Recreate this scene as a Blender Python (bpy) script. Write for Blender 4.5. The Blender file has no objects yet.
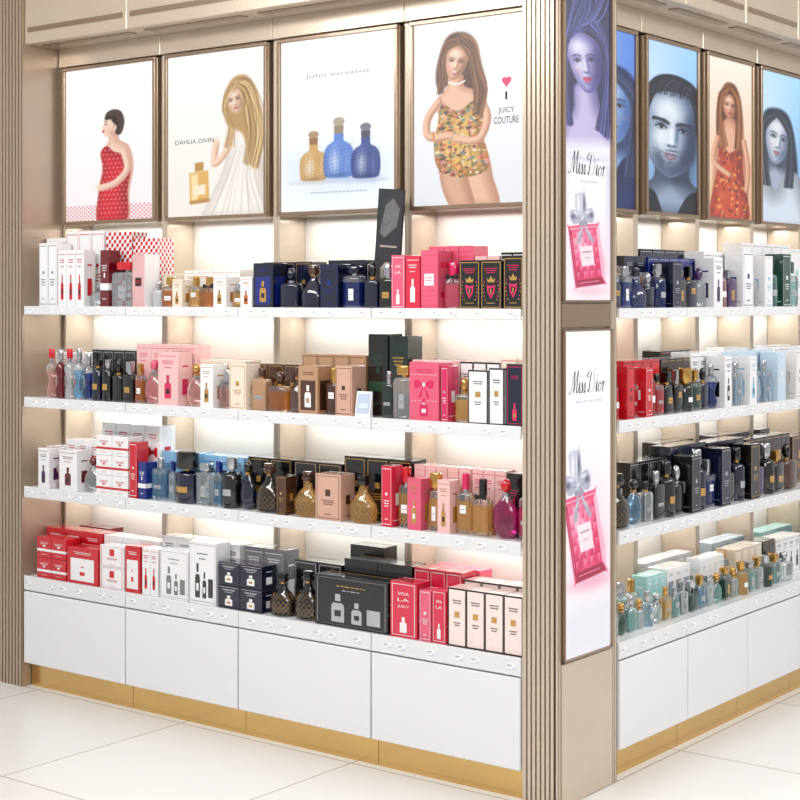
import bpy, math, numpy as np
from mathutils import Vector, Matrix
H=1.55
SC=bpy.context.scene
try: SC.view_settings.view_transform='Standard'
except Exception: pass
def lin(c):
    return tuple(((x/255)/12.92 if x/255<=.04045 else ((x/255+.055)/1.055)**2.4) for x in c)
# ------------------------------------------------------------ materials
_m={}
def M(name,c,rough=.5,metal=0,trans=0,coat=0,emis=0,noise=0,scale=20):
    if name in _m: return _m[name]
    m=bpy.data.materials.new(name); m.use_nodes=True
    nt=m.node_tree; b=nt.nodes['Principled BSDF']; l=lin(c)
    b.inputs['Base Color'].default_value=(*l,1)
    b.inputs['Roughness'].default_value=rough; b.inputs['Metallic'].default_value=metal
    b.inputs['Transmission Weight'].default_value=trans
    b.inputs['Coat Weight'].default_value=coat; b.inputs['Coat Roughness'].default_value=.05
    if emis:
        b.inputs['Emission Color'].default_value=(*l,1); b.inputs['Emission Strength'].default_value=emis
    if noise:
        n=nt.nodes.new('ShaderNodeTexNoise'); n.inputs['Scale'].default_value=scale
        tc=nt.nodes.new('ShaderNodeTexCoord'); nt.links.new(tc.outputs['Object'],n.inputs['Vector'])
        r=nt.nodes.new('ShaderNodeMixRGB'); r.inputs[1].default_value=(*[x*(1-noise) for x in l],1)
        r.inputs[2].default_value=(*[min(1,x*(1+noise)) for x in l],1)
        nt.links.new(n.outputs['Fac'],r.inputs[0]); nt.links.new(r.outputs[0],b.inputs['Base Color'])
    _m[name]=m; return m
PAL=dict(white=(240,239,240),cream=(236,222,204),red=(200,14,30),darkred=(104,8,20),pink=(224,90,120),
 hotpink=(212,26,90),palepink=(240,192,190),blush=(246,226,220),black=(9,9,12),navy=(10,17,44),blue=(14,36,120),lightblue=(134,186,222),
 teal=(158,210,208),amber=(190,108,34),gold=(210,162,82),tan=(182,142,106),brown=(74,42,26),rose=(210,166,144),
 green=(24,66,48),darkgreen=(12,34,28),clear=(230,237,240),purple=(70,34,90),silver=(190,192,198),grey=(120,120,126),magenta=(160,4,88),
 darkgrey=(40,38,46),rosered=(214,34,68),paleblue=(200,220,236))
NM=dict(rose='rose-beige',hotpink='hot pink',palepink='pale pink',lightblue='light blue',darkred='dark red',teal='pale teal',blush='blush-pink',darkgrey='dark grey',rosered='rose-red',darkgreen='dark green',paleblue='pale blue')
def card(c): return M('carton_'+c,PAL[c],.26,0.5 if c in('gold','silver') else 0,0,.9,0,.05,30)
CLR=('clear','lightblue','teal','palepink','paleblue'); TNT=('amber','gold','pink','hotpink','red','magenta','green','blue','rosered')
def glass(c):
    if c in CLR: return M('glass_'+c,PAL[c],.02,0,.85,.5)
    if c in TNT: return M('glass_'+c,tuple(min(255,v+26) for v in PAL[c]),.03,0,.75,.6)
    return M('glass_'+c,PAL[c],.04,0,.1 if c not in('black','navy') else 0,1)
clearg=M('glass_thick_clear',(240,244,246),.02,0,.92,.4)
def capm(c):
    return M('cap_'+c,PAL[c],.13,.85 if c in('gold','silver') else 0,0,.7)
wood=M('champagne_lacquer',(208,192,172),.26,.4,0,.3,0,.05,6)
wood2=M('bronze_lacquer',(150,128,106),.26,.5,0,.3,0,.06,6)
darkb=M('groove_brown',(106,86,70),.5)
backm=M('cream_back_panel',(224,219,210),.5,0,0,0,0,.03,4)
whitel=M('white_gloss_lacquer',(232,232,234),.15,0,0,.5,0,.01,3)
shelfm=M('white_shelf',(240,240,241),.25,0,0,.3)
railm=M('acrylic_rail',(240,241,243),.12,0,.12,.6)
tagw=M('tag_paper',(248,248,250),.5); tagg=M('tag_print',(156,162,176),.6); tagb=M('tag_blue',(186,200,220),.5)
goldm=M('brushed_gold',(222,184,120),.22,.95,0,0,0,.1,5)
ledm=M('led_diffuser',(252,253,255),.5,emis=3)
# ------------------------------------------------------------ mesh builder
class MB:
    def __init__(s): s.v=[]; s.f=[]; s.m=[]
    def poly(s,pts,mi=0):
        n=len(s.v); s.v+= [tuple(p) for p in pts]; s.f.append(list(range(n,n+len(pts)))); s.m.append(mi)
    def box(s,x0,x1,y0,y1,z0,z1,mi=0):
        n=len(s.v)
        s.v+=[(x0,y0,z0),(x1,y0,z0),(x1,y1,z0),(x0,y1,z0),(x0,y0,z1),(x1,y0,z1),(x1,y1,z1),(x0,y1,z1)]
        for f in((0,3,2,1),(4,5,6,7),(0,1,5,4),(1,2,6,5),(2,3,7,6),(3,0,4,7)):
            s.f.append([n+i for i in f]); s.m.append(mi)
    def loft(s,rings,mi=0,mis=None):
        n=len(s.v); k=len(rings[0])
        for r in rings: s.v+=[tuple(p) for p in r]
        for j in range(len(rings)-1):
            for i in range(k):
                a=n+j*k+i; b=n+j*k+(i+1)%k
                s.f.append([a,b,b+k,a+k]); s.m.append(mis[j] if mis else mi)
        s.f.append([n+i for i in range(k)][::-1]); s.m.append(mis[0] if mis else mi)
        s.f.append([n+(len(rings)-1)*k+i for i in range(k)]); s.m.append(mis[-1] if mis else mi)
    def cbox(s,x0,x1,y0,y1,z0,z1,e,mi=0):
        cx,cy=(x0+x1)/2,(y0+y1)/2; hw,hd=(x1-x0)/2,(y1-y0)/2
        R=[]
        for z,i in((z0,e),(z0+e,0),(z1-e,0),(z1,e)): R.append(rr(cx,cy,z,hw-i,hd-i,max(e-i*.9,e*.1),1))
        s.loft(R,mi)
    def build(s,name,mats,smooth=False):
        me=bpy.data.meshes.new(name); me.from_pydata(s.v,[],s.f)
        for m in mats: me.materials.append(m)
        me.polygons.foreach_set('material_index',s.m)
        if smooth:
            me.shade_smooth(); me.set_sharp_from_angle(angle=math.radians(38))
        me.update(); return me
def rr(cx,cy,z,hw,hd,r,n=3):
    r=min(r,hw*.999,hd*.999); P=[]
    for (sx,sy,a0) in((1,-1,-90),(1,1,0),(-1,1,90),(-1,-1,180)):
        for i in range(n+1):
            a=math.radians(a0+90*i/n); P.append((cx+sx*(hw-r)+r*math.cos(a),cy+sy*(hd-r)+r*math.sin(a),z))
    return P
def el(cx,cy,z,hw,hd,n=20): return [(cx+hw*math.cos(2*math.pi*i/n),cy+hd*math.sin(2*math.pi*i/n),z) for i in range(n)]
def ob(name,me,parent=None,loc=(0,0,0),rz=0,label=None,cat=None,group=None,kind=None):
    o=bpy.data.objects.new(name,me); SC.collection.objects.link(o)
    o.location=loc; o.rotation_euler=(0,0,rz)
    if parent: o.parent=parent
    if label:o['label']=label
    if cat:o['category']=cat
    if group:o['group']=group
    if kind:o['kind']=kind
    return o
def side(sd,s,y,z):
    return ((s,y,z),0) if sd=='L' else ((-y,s,z),math.pi/2)
_t={}
def tgeo(txt,shear=0):
    k=(txt,shear)
    if k in _t: return _t[k]
    cu=bpy.data.curves.new('t','FONT'); cu.body=txt; cu.size=1; cu.shear=shear; cu.align_x='CENTER'; cu.resolution_u=3
    o=bpy.data.objects.new('t',cu); SC.collection.objects.link(o)
    me=bpy.data.meshes.new_from_object(o.evaluated_get(bpy.context.evaluated_depsgraph_get()))
    r=([tuple(v.co) for v in me.vertices],[list(p.vertices) for p in me.polygons])
    bpy.data.objects.remove(o); bpy.data.curves.remove(cu); bpy.data.meshes.remove(me)
    _t[k]=r; return r
def addtext(mb,txt,cx,y,z,w,mi,h=None,shear=0):
    V,F=tgeo(txt,shear); xs=[v[0] for v in V]; zs=[v[1] for v in V]
    s=w/(max(xs)-min(xs)); sz=s if h is None else h/(max(zs)-min(zs)); mx=(max(xs)+min(xs))/2
    n=len(mb.v); mb.v+=[(cx+(v[0]-mx)*s,y,z+v[1]*sz) for v in V]
    for f in F: mb.f.append([n+i for i in f]); mb.m.append(mi)
def ospl(P,n=5):
    out=[]; Q=[P[0]]+list(P)+[P[-1]]
    for i in range(len(P)-1):
        p0,p1,p2,p3=[np.array(Q[i+j],float) for j in range(4)]
        for t in np.linspace(0,1,n,endpoint=False):
            q=.5*((2*p1)+(-p0+p2)*t+(2*p0-5*p1+4*p2-p3)*t*t+(-p0+3*p1-3*p2+p3)*t**3); out.append((q[0],q[1]))
    out.append(tuple(P[-1])); return out
# calligraphic script strokes for the words on the pillar posters
_i=lambda x:[(x,.8),(x+.9,4.2),(x+.85,1.2),(x+1.2,0),(x+2,.9)]
_s=lambda x:[(x,.9),(x+1.2,3.9),(x+1.5,2.4),(x+1.6,.9),(x+1.0,0),(x+.2,.5)]
SCRIPT=[[(-1.4,.5),(-.6,-.2),(.4,1.2),(1.7,6.6),(2.4,8.4),(2.6,6),(2.7,1.4),(2.8,.4)],[(2.8,.4),(4.4,6.2),(5.3,8.6),(5.3,5.4),(5.2,1.2),(5.7,0),(6.6,.8)],
 _i(6.6),[(7.8,6.0),(8.05,6.7)],_s(8.6),[(9.6,0),(10.2,.2),(10.9,.9)],_s(10.9),[(11.9,0),(12.6,.1),(13.3,.8)],
 [(17.2,7.6),(16.6,5),(16.2,1.6),(15.5,.2),(14.7,.5),(15.4,1.2),(17.4,.1),(19.6,.9),(20.7,3.6),(20.1,6.6),(18,8.5),(15.4,8.2),(13.9,6.8),(14.6,5.6),(15.5,6.2)],
 _i(22),[(23.2,6.0),(23.45,6.7)],[(26,3.6),(24.7,2.8),(24.5,.9),(25.6,0),(26.8,1.2),(26.7,3),(25.9,3.6),(26.7,2.8),(27.9,3.1)],
 [(27.9,3.1),(28.4,4.1),(28.6,3.2),(28.5,.1)],[(28.5,1.6),(29.4,3.5),(30.4,3.9),(31.2,3.3)]]
def addscript(mb,cx,y,z,w,mi):
    s=w/33.5
    for st in SCRIPT:
        P=ospl(st,6); pts=[(cx+(p[0]+.2*p[1]-15.6)*s,z+p[1]*s*1.2) for p in P]
        for i in range(len(pts)-1):
            (x0,z0),(x1,z1)=pts[i],pts[i+1]; dx,dz=x1-x0,z1-z0; L=math.hypot(dx,dz)+1e-9
            t=(.16+.22*max(0,-dz/L)+.04*abs(dz/L))*s; ex=dx/L*t*.4; ez=dz/L*t*.4
            mb.poly([(x0-ex+t*.9,y,z0-ez),(x1+ex+t*.9,y,z1+ez),(x1+ex-t*.9,y,z1+ez+t*.4),(x0-ex-t*.9,y,z0-ez+t*.4)],mi)
# ------------------------------------------------------------ poster painter
class Cv:
    def __init__(s,W,Hh,bg,step=.7):
        s.W,s.H=W,Hh; s.nx=int(W/step)+1; s.ny=int(Hh/step)+1
        x=np.linspace(0,W,s.nx); y=np.linspace(0,Hh,s.ny); s.X,s.Y=np.meshgrid(x,y)
        s.C=np.ones((s.ny,s.nx,3))*np.array(bg,float); s.r=np.random.RandomState(3)
    def bl(s,a,c): a=np.clip(a,0,1)[...,None]; s.C=s.C*(1-a)+np.array(c,float)*a
    def grad(s,c0,c1,ax='y'):
        t=(s.Y/s.H if ax=='y' else s.X/s.W)[...,None]; s.C=np.array(c0,float)*(1-t)+np.array(c1,float)*t
    def dist(s,P,closed=True):
        d=np.full(s.X.shape,1e9); ins=np.zeros(s.X.shape,bool); n=len(P)
        for i in range(n if closed else n-1):
            ax,ay=P[i]; bx,by=P[(i+1)%n]; ex,ey=bx-ax,by-ay; L2=ex*ex+ey*ey+1e-9
            t=np.clip(((s.X-ax)*ex+(s.Y-ay)*ey)/L2,0,1)
            d=np.minimum(d,np.hypot(s.X-ax-t*ex,s.Y-ay-t*ey))
            if closed and abs(ey)>1e-9:
                c=((ay>s.Y)!=(by>s.Y))&(s.X<ex*(s.Y-ay)/ey+ax); ins^=c
        return np.where(ins,-d,d) if closed else d
    def poly(s,P,c,soft=1,a=1): s.bl(np.clip(.5-s.dist(P)/soft,0,1)*a,c)
    def blob(s,P,c,soft=1.2,a=1): s.poly(spl(P),c,soft,a)
    def body(s,P,c,dark,soft=1.4,rim=7,a=.55,ox=2.5):
        Q=spl(P); d=s.dist(Q); m=np.clip(.5-d/soft,0,1); s.bl(m,c)
        d2=s.dist([(x-ox,y-1) for x,y in Q]); s.bl(m*np.clip(1+d2/rim,0,1)*a,dark); return m
    def g(s,cx,cy,rx,ry,c,a=.5,rot=0):
        r=math.radians(rot); u=(s.X-cx)*math.cos(r)+(s.Y-cy)*math.sin(r); v=-(s.X-cx)*math.sin(r)+(s.Y-cy)*math.cos(r)
        s.bl(a*np.exp(-(u/rx)**2-(v/ry)**2),c)
    def ell(s,cx,cy,rx,ry,c,rot=0,soft=1,a=1):
        r=math.radians(rot)
        s.poly([(cx+rx*math.cos(t)*math.cos(r)-ry*math.sin(t)*math.sin(r),cy+rx*math.cos(t)*math.sin(r)+ry*math.sin(t)*math.cos(r)) for t in np.linspace(0,2*math.pi,15)[:-1]],c,soft,a)
    def line(s,P,w,c,soft=1,a=1): s.bl(np.clip(.5-(s.dist(P,False)-w/2)/soft,0,1)*a,c)
    def limb(s,P,w,c,dark): 
        Q=ospl(P,4); d=s.dist(Q,False); m=np.clip(.5-(d-w/2)/1.3,0,1); s.bl(m,c)
        d2=s.dist([(x-w*.22,y-w*.15) for x,y in Q],False); s.bl(m*np.clip((d2-w*.2)/(w*.35),0,1)*.6,dark)
    def hair(s,A,B,n,cols,w=.7,a=.55,j=1.5,wave=0):
        for i in range(n):
            t=s.r.rand(); ph=s.r.rand()*3; P=[(p[0]*(1-t)+q[0]*t+s.r.randn()*j*.4+wave*math.sin(k*2.1+ph),p[1]*(1-t)+q[1]*t+s.r.randn()*j*.4) for k,(p,q) in enumerate(zip(A,B))]
            s.line(ospl(P,3),w,cols[i%len(cols)],1,a)
def spl(P,n=5):
    out=[]; k=len(P)
    for i in range(k):
        p0,p1,p2,p3=[np.array(P[(i+j-1)%k],float) for j in range(4)]
        for t in np.linspace(0,1,n,endpoint=False):
            q=.5*((2*p1)+(-p0+p2)*t+(2*p0-5*p1+4*p2-p3)*t*t+(-p0+3*p1-3*p2+p3)*t**3); out.append(tuple(q))
    return out
pm=bpy.data.materials.new('backlit_print'); pm.use_nodes=True
nt=pm.node_tree; b=nt.nodes['Principled BSDF']; at=nt.nodes.new('ShaderNodeAttribute'); at.attribute_name='Col'
b.inputs['Base Color'].default_value=(.02,.02,.02,1); b.inputs['Roughness'].default_value=.4
nt.links.new(at.outputs['Color'],b.inputs['Emission Color']); b.inputs['Emission Strength'].default_value=1.03
def printmesh(cv,w,h):
    X=(cv.X/cv.W-.5)*w; Z=(1-cv.Y/cv.H)*h
    V=np.stack([X,np.zeros_like(X),Z],-1).reshape(-1,3)
    idx=np.arange(cv.nx*cv.ny).reshape(cv.ny,cv.nx)
    F=np.stack([idx[1:,:-1],idx[1:,1:],idx[:-1,1:],idx[:-1,:-1]],-1).reshape(-1,4)
    me=bpy.data.meshes.new('print'); me.from_pydata(V.tolist(),[],F.tolist())
    c=np.clip(cv.C/255,0,1).reshape(-1,3); c=np.where(c<=.04045,c/12.92,((c+.055)/1.055)**2.4)
    a=me.color_attributes.new('Col','FLOAT_COLOR','POINT')
    a.data.foreach_set('color',np.concatenate([c,np.ones((len(c),1))],1).astype(np.float32).ravel())
    me.materials.append(pm); return me
SK=(232,186,156); SKD=(160,102,74)
def mixc(a,b,t): return tuple(x*(1-t)+y*t for x,y in zip(a,b))
def face(c,x,y,r,sk=SK,dk=(50,32,28),lip=(186,60,66),tilt=0,sh=None,yaw=0,man=False,smile=False,sc=1):
    sh=sh or SKD; T=math.radians(tilt)
    def q(a,b): a=a+yaw*(1-a*a) if abs(a)<1 else a; return (x+r*(a*math.cos(T)-b*math.sin(T)),y+r*(a*math.sin(T)+b*math.cos(T)))
    jw=.62 if man else .46
    c.body([q(-.74,-.7),q(0,-1.15),q(.74,-.7),q(.74,.05),q(jw+.08,.72),q(.2,1.18),q(-.2,1.18),q(-jw-.08,.72),q(-.74,.05)],sk,sh,.5+r*.04,r*.55,.8,r*.14)
    hi=mixc(sk,(255,255,255),.6)
    c.g(*q(-.2,-.65),.35*r,.2*r,hi,.6,tilt); c.g(*q(-.4,.22),.16*r,.14*r,hi,.5)
    c.g(*q(.62,.3),.2*r,.6*r,mixc(sh,dk,.2),.5,tilt); c.g(*q(.42,.62),.16*r,.3*r,mixc(sh,dk,.25),.4,30)
    for e in(-.33,.33):
        c.g(*q(e*.95,-.14),.2*r,.11*r,mixc(sh,dk,.45),.65,tilt)
        c.ell(*q(e,-.05),.13*r,.042*r,(226,224,226),tilt,.3+r*.03,.7)
        c.ell(*q(e,-.055),.06*r,.055*r,dk,tilt,.3+r*.02)
        c.line([q(e-.17,-.045),q(e-.02,-.115),q(e+.16,-.05)],.04*r,dk,.3+r*.03,.95); c.line([q(e-.12,.0),q(e,.02),q(e+.13,-.01)],.02*r,dk,.4+r*.03,.4)
        if man:
            i_=1 if e>0 else -1
            c.poly([q(e-.24*i_,-.2),q(e-.1*i_,-.27),q(e+.26*i_,-.28),q(e+.3*i_,-.18),q(e+.05*i_,-.21),q(e-.23*i_,-.14)],dk,.5+r*.03,.9)
        else: c.line([q(e-.2,-.24),q(e,-.3),q(e+.2,-.24)],.045*r,dk,.4+r*.04,.7)
        if not man: c.g(*q(e*1.3,.32),.18*r,.14*r,mixc(sk,lip,.5),.3)
    c.g(*q(.15,.12),.07*r,.3*r,sh,.7,tilt); c.g(*q(-.01,.12),.045*r,.28*r,hi,.65,tilt); c.g(*q(0,.42),.15*r,.05*r,mixc(sh,dk,.3),.7); c.g(*q(-.02,.33),.07*r,.06*r,hi,.5)
    for e in(-.08,.09): c.ell(*q(e,.4),.035*r,.02*r,mixc(sh,dk,.7),0,.4,.7)
    k=1.2 if smile else 1
    c.blob([q(-.22*k,.63 if not smile else .58),q(-.07,.6),q(0,.615),q(.07,.6),q(.22*k,.63 if not smile else .58),q(.02,.67)],mixc(lip,dk,.25),.3+r*.03)
    if smile: c.poly([q(-.2,.62),q(.2,.62),q(.09,.73),q(-.09,.73)],(252,248,246),.6)
    c.blob([q(-.2*k,.65 if not smile else .64),q(0,.675 if not smile else .74),q(.2*k,.65 if not smile else .64),q(.1,.78),q(-.1,.78)],lip,.3+r*.03); c.g(*q(-.03,.72),.07*r,.02*r,(255,230,230),.5)
    c.g(*q(0,.86),.14*r,.04*r,sh,.6); c.g(*q(-.05,1.0),.13*r,.09*r,hi,.35)
def gbottle(c,x,y,w,h,col,cap):
    a=w/2
    c.blob([(x-a,y-h*.1),(x-a*1.02,y-h*.34),(x-a*.8,y-h*.5),(x-a*.35,y-h*.58),(x-a*.28,y-h*.7),(x+a*.28,y-h*.7),(x+a*.35,y-h*.58),(x+a*.8,y-h*.5),(x+a*1.02,y-h*.34),(x+a,y-h*.1),(x+a*.7,y),(x-a*.7,y)],col,1,.88)
    c.g(x-a*.3,y-h*.25,a*.35,h*.2,mixc(col,(255,255,255),.8),.8); c.g(x+a*.55,y-h*.2,a*.2,h*.25,mixc(col,(255,255,255),.4),.5); c.g(x,y-h*.03,a*.8,h*.04,mixc(col,(0,0,0),.35),.5)
    for j in range(8): c.line([(x-a,y-h*.06*j-h*.02),(x+a,y-h*.06*j-h*.1)],.3,mixc(col,(0,0,0),.4),.5,.5)
    for j in range(8): c.line([(x-a+w*j/7,y-h*.45),(x-a+w*(j/7)*.9+w*.03,y-h*.02)],.3,mixc(col,(0,0,0),.4),.5,.45)
    c.poly([(x-a*.34,y-h*.82),(x+a*.34,y-h*.82),(x+a*.3,y-h*.69),(x-a*.3,y-h*.69)],cap,.8); c.ell(x,y-h*.88,a*.4,h*.07,mixc(cap,(255,255,255),.25),0,.8)
    c.g(x,y+2.5,a*1.2,2,mixc(col,(255,255,255),.5),.5)
def cv1():
    c=Cv(90,158,(246,244,246)); c.grad((252,252,254),(244,236,238))
    sk=(238,204,184); sd=(190,138,116); x,y,r=48,60,11
    q=lambda a,b:(x+r*a,y+r*b)
    c.body([(46,66),(54,66),(56,76),(66,84),(70,104),(66,130),(64,160),(34,160),(34,128),(38,104),(36,88),(44,78)],sk,sd,1.4,9)
    m=c.body([(37,88),(43,82),(50,88),(60,92),(67,104),(64,128),(62,160),(34,160),(35,128),(39,106)],(206,22,38),(120,6,20),1.4,9)
    for i in range(9):
        for j in range(16): c.bl(m*np.clip(1.3-np.hypot(c.X-(33+i*4.2+(j%2)*2.1),c.Y-(86+j*4.6)),0,1)*.7,(250,200,200))
    c.limb([(60,88),(64,106),(52,120),(38,124)],7,sk,sd); c.g(35,124,4,3,sk,.9)
    c.poly(spl([q(-.5,-.8),q(-.7,-.3),q(-.64,-.14),q(-.96,.26),q(-.78,.38),q(-.86,.52),q(-.77,.59),q(-.82,.7),q(-.69,.82),q(-.7,1.04),q(-.35,1.12),q(.25,.8),q(.4,.1),q(.7,-.2),q(.5,-.9)],3),sk,.8)
    c.g(*q(.1,.75),.4*r,.3*r,sd,.6); c.g(*q(-.35,.35),.25*r,.25*r,(244,180,170),.5); c.ell(*q(-.56,-.08),.12*r,.06*r,(40,26,26),0,.6); c.line([q(-.7,-.3),q(-.4,-.34)],.06*r,(50,34,32),.7,.9)
    c.ell(*q(-.79,.58),.11*r,.12*r,(196,24,44),0,.6); c.ell(*q(.22,.14),.1*r,.18*r,sd,0,.8,.7)
    c.blob([q(-.62,-.5),q(-.5,-1.1),q(.1,-1.4),q(.8,-1.2),q(1.15,-.4),q(1.05,.5),q(.7,1),q(.35,.8),q(.45,.2),q(.1,-.2),q(-.1,-.5)],(38,26,26),1.4)
    c.hair([q(-.4,-.7),q(.2,-.9),q(.7,-.3),q(.6,.8)],[q(-.3,-1.1),q(.4,-1.3),q(1.05,-.4),q(.9,.8)],30,[(88,62,54),(20,12,14),(106,80,68)],.6)
    for i in range(44):
        for j in range(4): c.ell(1+i*2.1,143+j*4+(i%2)*2,.8,.8,(208,34,50),0,.7,.85)
    return c
def cv2():
    c=Cv(98,164,(244,240,232)); c.grad((252,251,249),(240,234,226))
    sk=(242,208,184); sd=(190,142,112)
    m=c.body([(66,72),(82,68),(92,90),(99,130),(100,168),(38,168),(44,146),(56,120),(62,94)],(244,238,232),(186,172,160),2,14)
    for k in range(22):
        x0=62+k*1.3; w_=c.r.randn()*2
        c.line(ospl([(x0+6,96),(x0-1+w_,124),(40+k*3+w_,166)],4),.8,(180,164,150) if k%2 else (255,254,252),1.6,.5)
    c.limb([(66,80),(60,100),(48,112),(50,92)],6.5,sk,sd); c.g(50,90,3,4,sk,.9)
    c.g(70,74,6,5,sk,.8)
    c.blob([(62,34),(70,26),(82,28),(92,48),(96,90),(90,116),(82,104),(76,84),(60,72),(58,48)],(186,148,94),3)
    face(c,69,50,11,sk,tilt=-12,lip=(190,84,84),sh=sd,yaw=-.08)
    hc=[(240,214,164),(160,120,70),(214,180,120),(126,90,50)]
    c.hair([(70,32),(60,40),(57,58),(62,74),(58,96)],[(70,36),(62,46),(61,60),(66,78),(68,96)],24,hc,.7,.55,1.5,1)
    c.hair([(70,30),(84,32),(94,54),(98,84),(92,120)],[(70,36),(78,46),(80,64),(80,86),(78,112)],60,hc,.9,.6,2,1.4)
    c.poly([(22,120),(42,118),(43,150),(23,152)],(222,176,98),1); c.poly([(24,122),(31,121),(31,149),(25,150)],(252,232,186),2,.8); c.poly([(28,110),(37,109),(37,118),(28,119)],(190,142,76),.8); c.poly([(27,133),(39,132),(39,142),(27,143)],(246,230,202),.8); c.poly([(22,148),(43,146),(43,150),(23,152)],(170,120,56),1.2,.7)
    return c
def cv3():
    c=Cv(112,170,(250,250,252)); c.grad((255,255,255),(242,246,252))
    c.g(57,128,52,24,(204,220,244),.8)
    gbottle(c,33,140,27,52,(204,152,76),(150,104,60)); gbottle(c,58,138,29,62,(70,116,204),(150,130,104)); gbottle(c,84,140,27,56,(30,52,130),(70,70,92))
    c.line([(10,142),(104,142)],1,(196,206,222),3)
    for k in range(14): c.line([(30+k*4,152),(32.4+k*4,152)],1.1,(120,130,150),.7,.55)
    return c
def cv4():
    c=Cv(132,190,(232,234,238)); c.grad((250,250,252),(228,231,236))
    hb=(84,48,30)
    c.blob([(38,34),(46,16),(60,12),(74,20),(80,40),(82,60),(86,78),(82,98),(74,96),(66,74),(48,66),(38,72),(34,56)],hb,3.5)
    c.body([(48,56),(62,56),(64,68),(78,76),(84,98),(42,98),(34,82),(46,68)],SK,SKD)
    c.body([(50,146),(86,142),(94,164),(100,194),(72,194),(58,172)],SK,SKD,1.4,12); c.body([(40,148),(60,146),(70,170),(74,194),(52,194),(40,170)],mixc(SK,SKD,.2),SKD,1.4,10)
    m=c.body([(40,84),(52,92),(62,92),(78,82),(84,100),(84,122),(90,152),(66,162),(38,154),(32,126),(36,106)],(222,178,92),(104,58,30),1.4,14)
    cols=[(96,46,30),(248,236,206),(206,70,74),(240,206,120),(60,54,58),(214,120,60),(90,140,140),(236,150,160)]
    for i in range(420):
        x=c.r.uniform(32,90); y=c.r.uniform(82,162); rx,ry=c.r.uniform(.7,2.6),c.r.uniform(.6,1.9)
        c.bl(m*np.clip(1.5-np.hypot((c.X-x)/rx,(c.Y-y)/ry),0,1)*.85,cols[i%8])
    for k in range(5): c.line(ospl([(42+k*9,104),(40+k*10,130),(38+k*12,156)],3),1.2,(90,50,28),2.4,.45)
    c.limb([(37,82),(25,100),(27,118),(50,118)],8,SK,SKD); c.limb([(80,82),(88,102),(79,124),(56,122)],8,SK,SKD); c.g(54,119,6,4,SK,.9)
    for k in range(3): c.line([(30+k*1.5,113),(31+k*1.5,121)],1.1,[(214,170,70),(200,60,80),(240,220,160)][k],.8)
    face(c,56,43,15,(240,198,168),tilt=12,lip=(190,44,56),smile=True,yaw=-.05)
    for k in range(10): c.ell(48+k*1.8,63+2.6*math.sin(k/9*math.pi),1,1,(250,246,240),0,.7)
    hc=[(150,98,62),(56,30,20),(180,126,80),(88,52,32)]
    c.hair([(60,18),(44,22),(38,40),(37,58),(36,74)],[(59,26),(48,30),(43,44),(44,58),(42,72)],44,hc,.8,.6,2,1.1)
    c.hair([(60,14),(76,26),(82,50),(87,74),(82,100)],[(59,26),(70,38),(72,58),(74,78),(75,94)],80,hc,.9,.6,2,1.5)
    c.C=np.roll(c.C,-int(11/132*c.nx),axis=1)
    for s_ in(-1,1): c.ell(97+s_*2.1,66,2.7,2.7,(222,40,100),0,1)
    c.poly([(92.5,67.2),(101.5,67.2),(97,73.6)],(222,40,100)); return c
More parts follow.
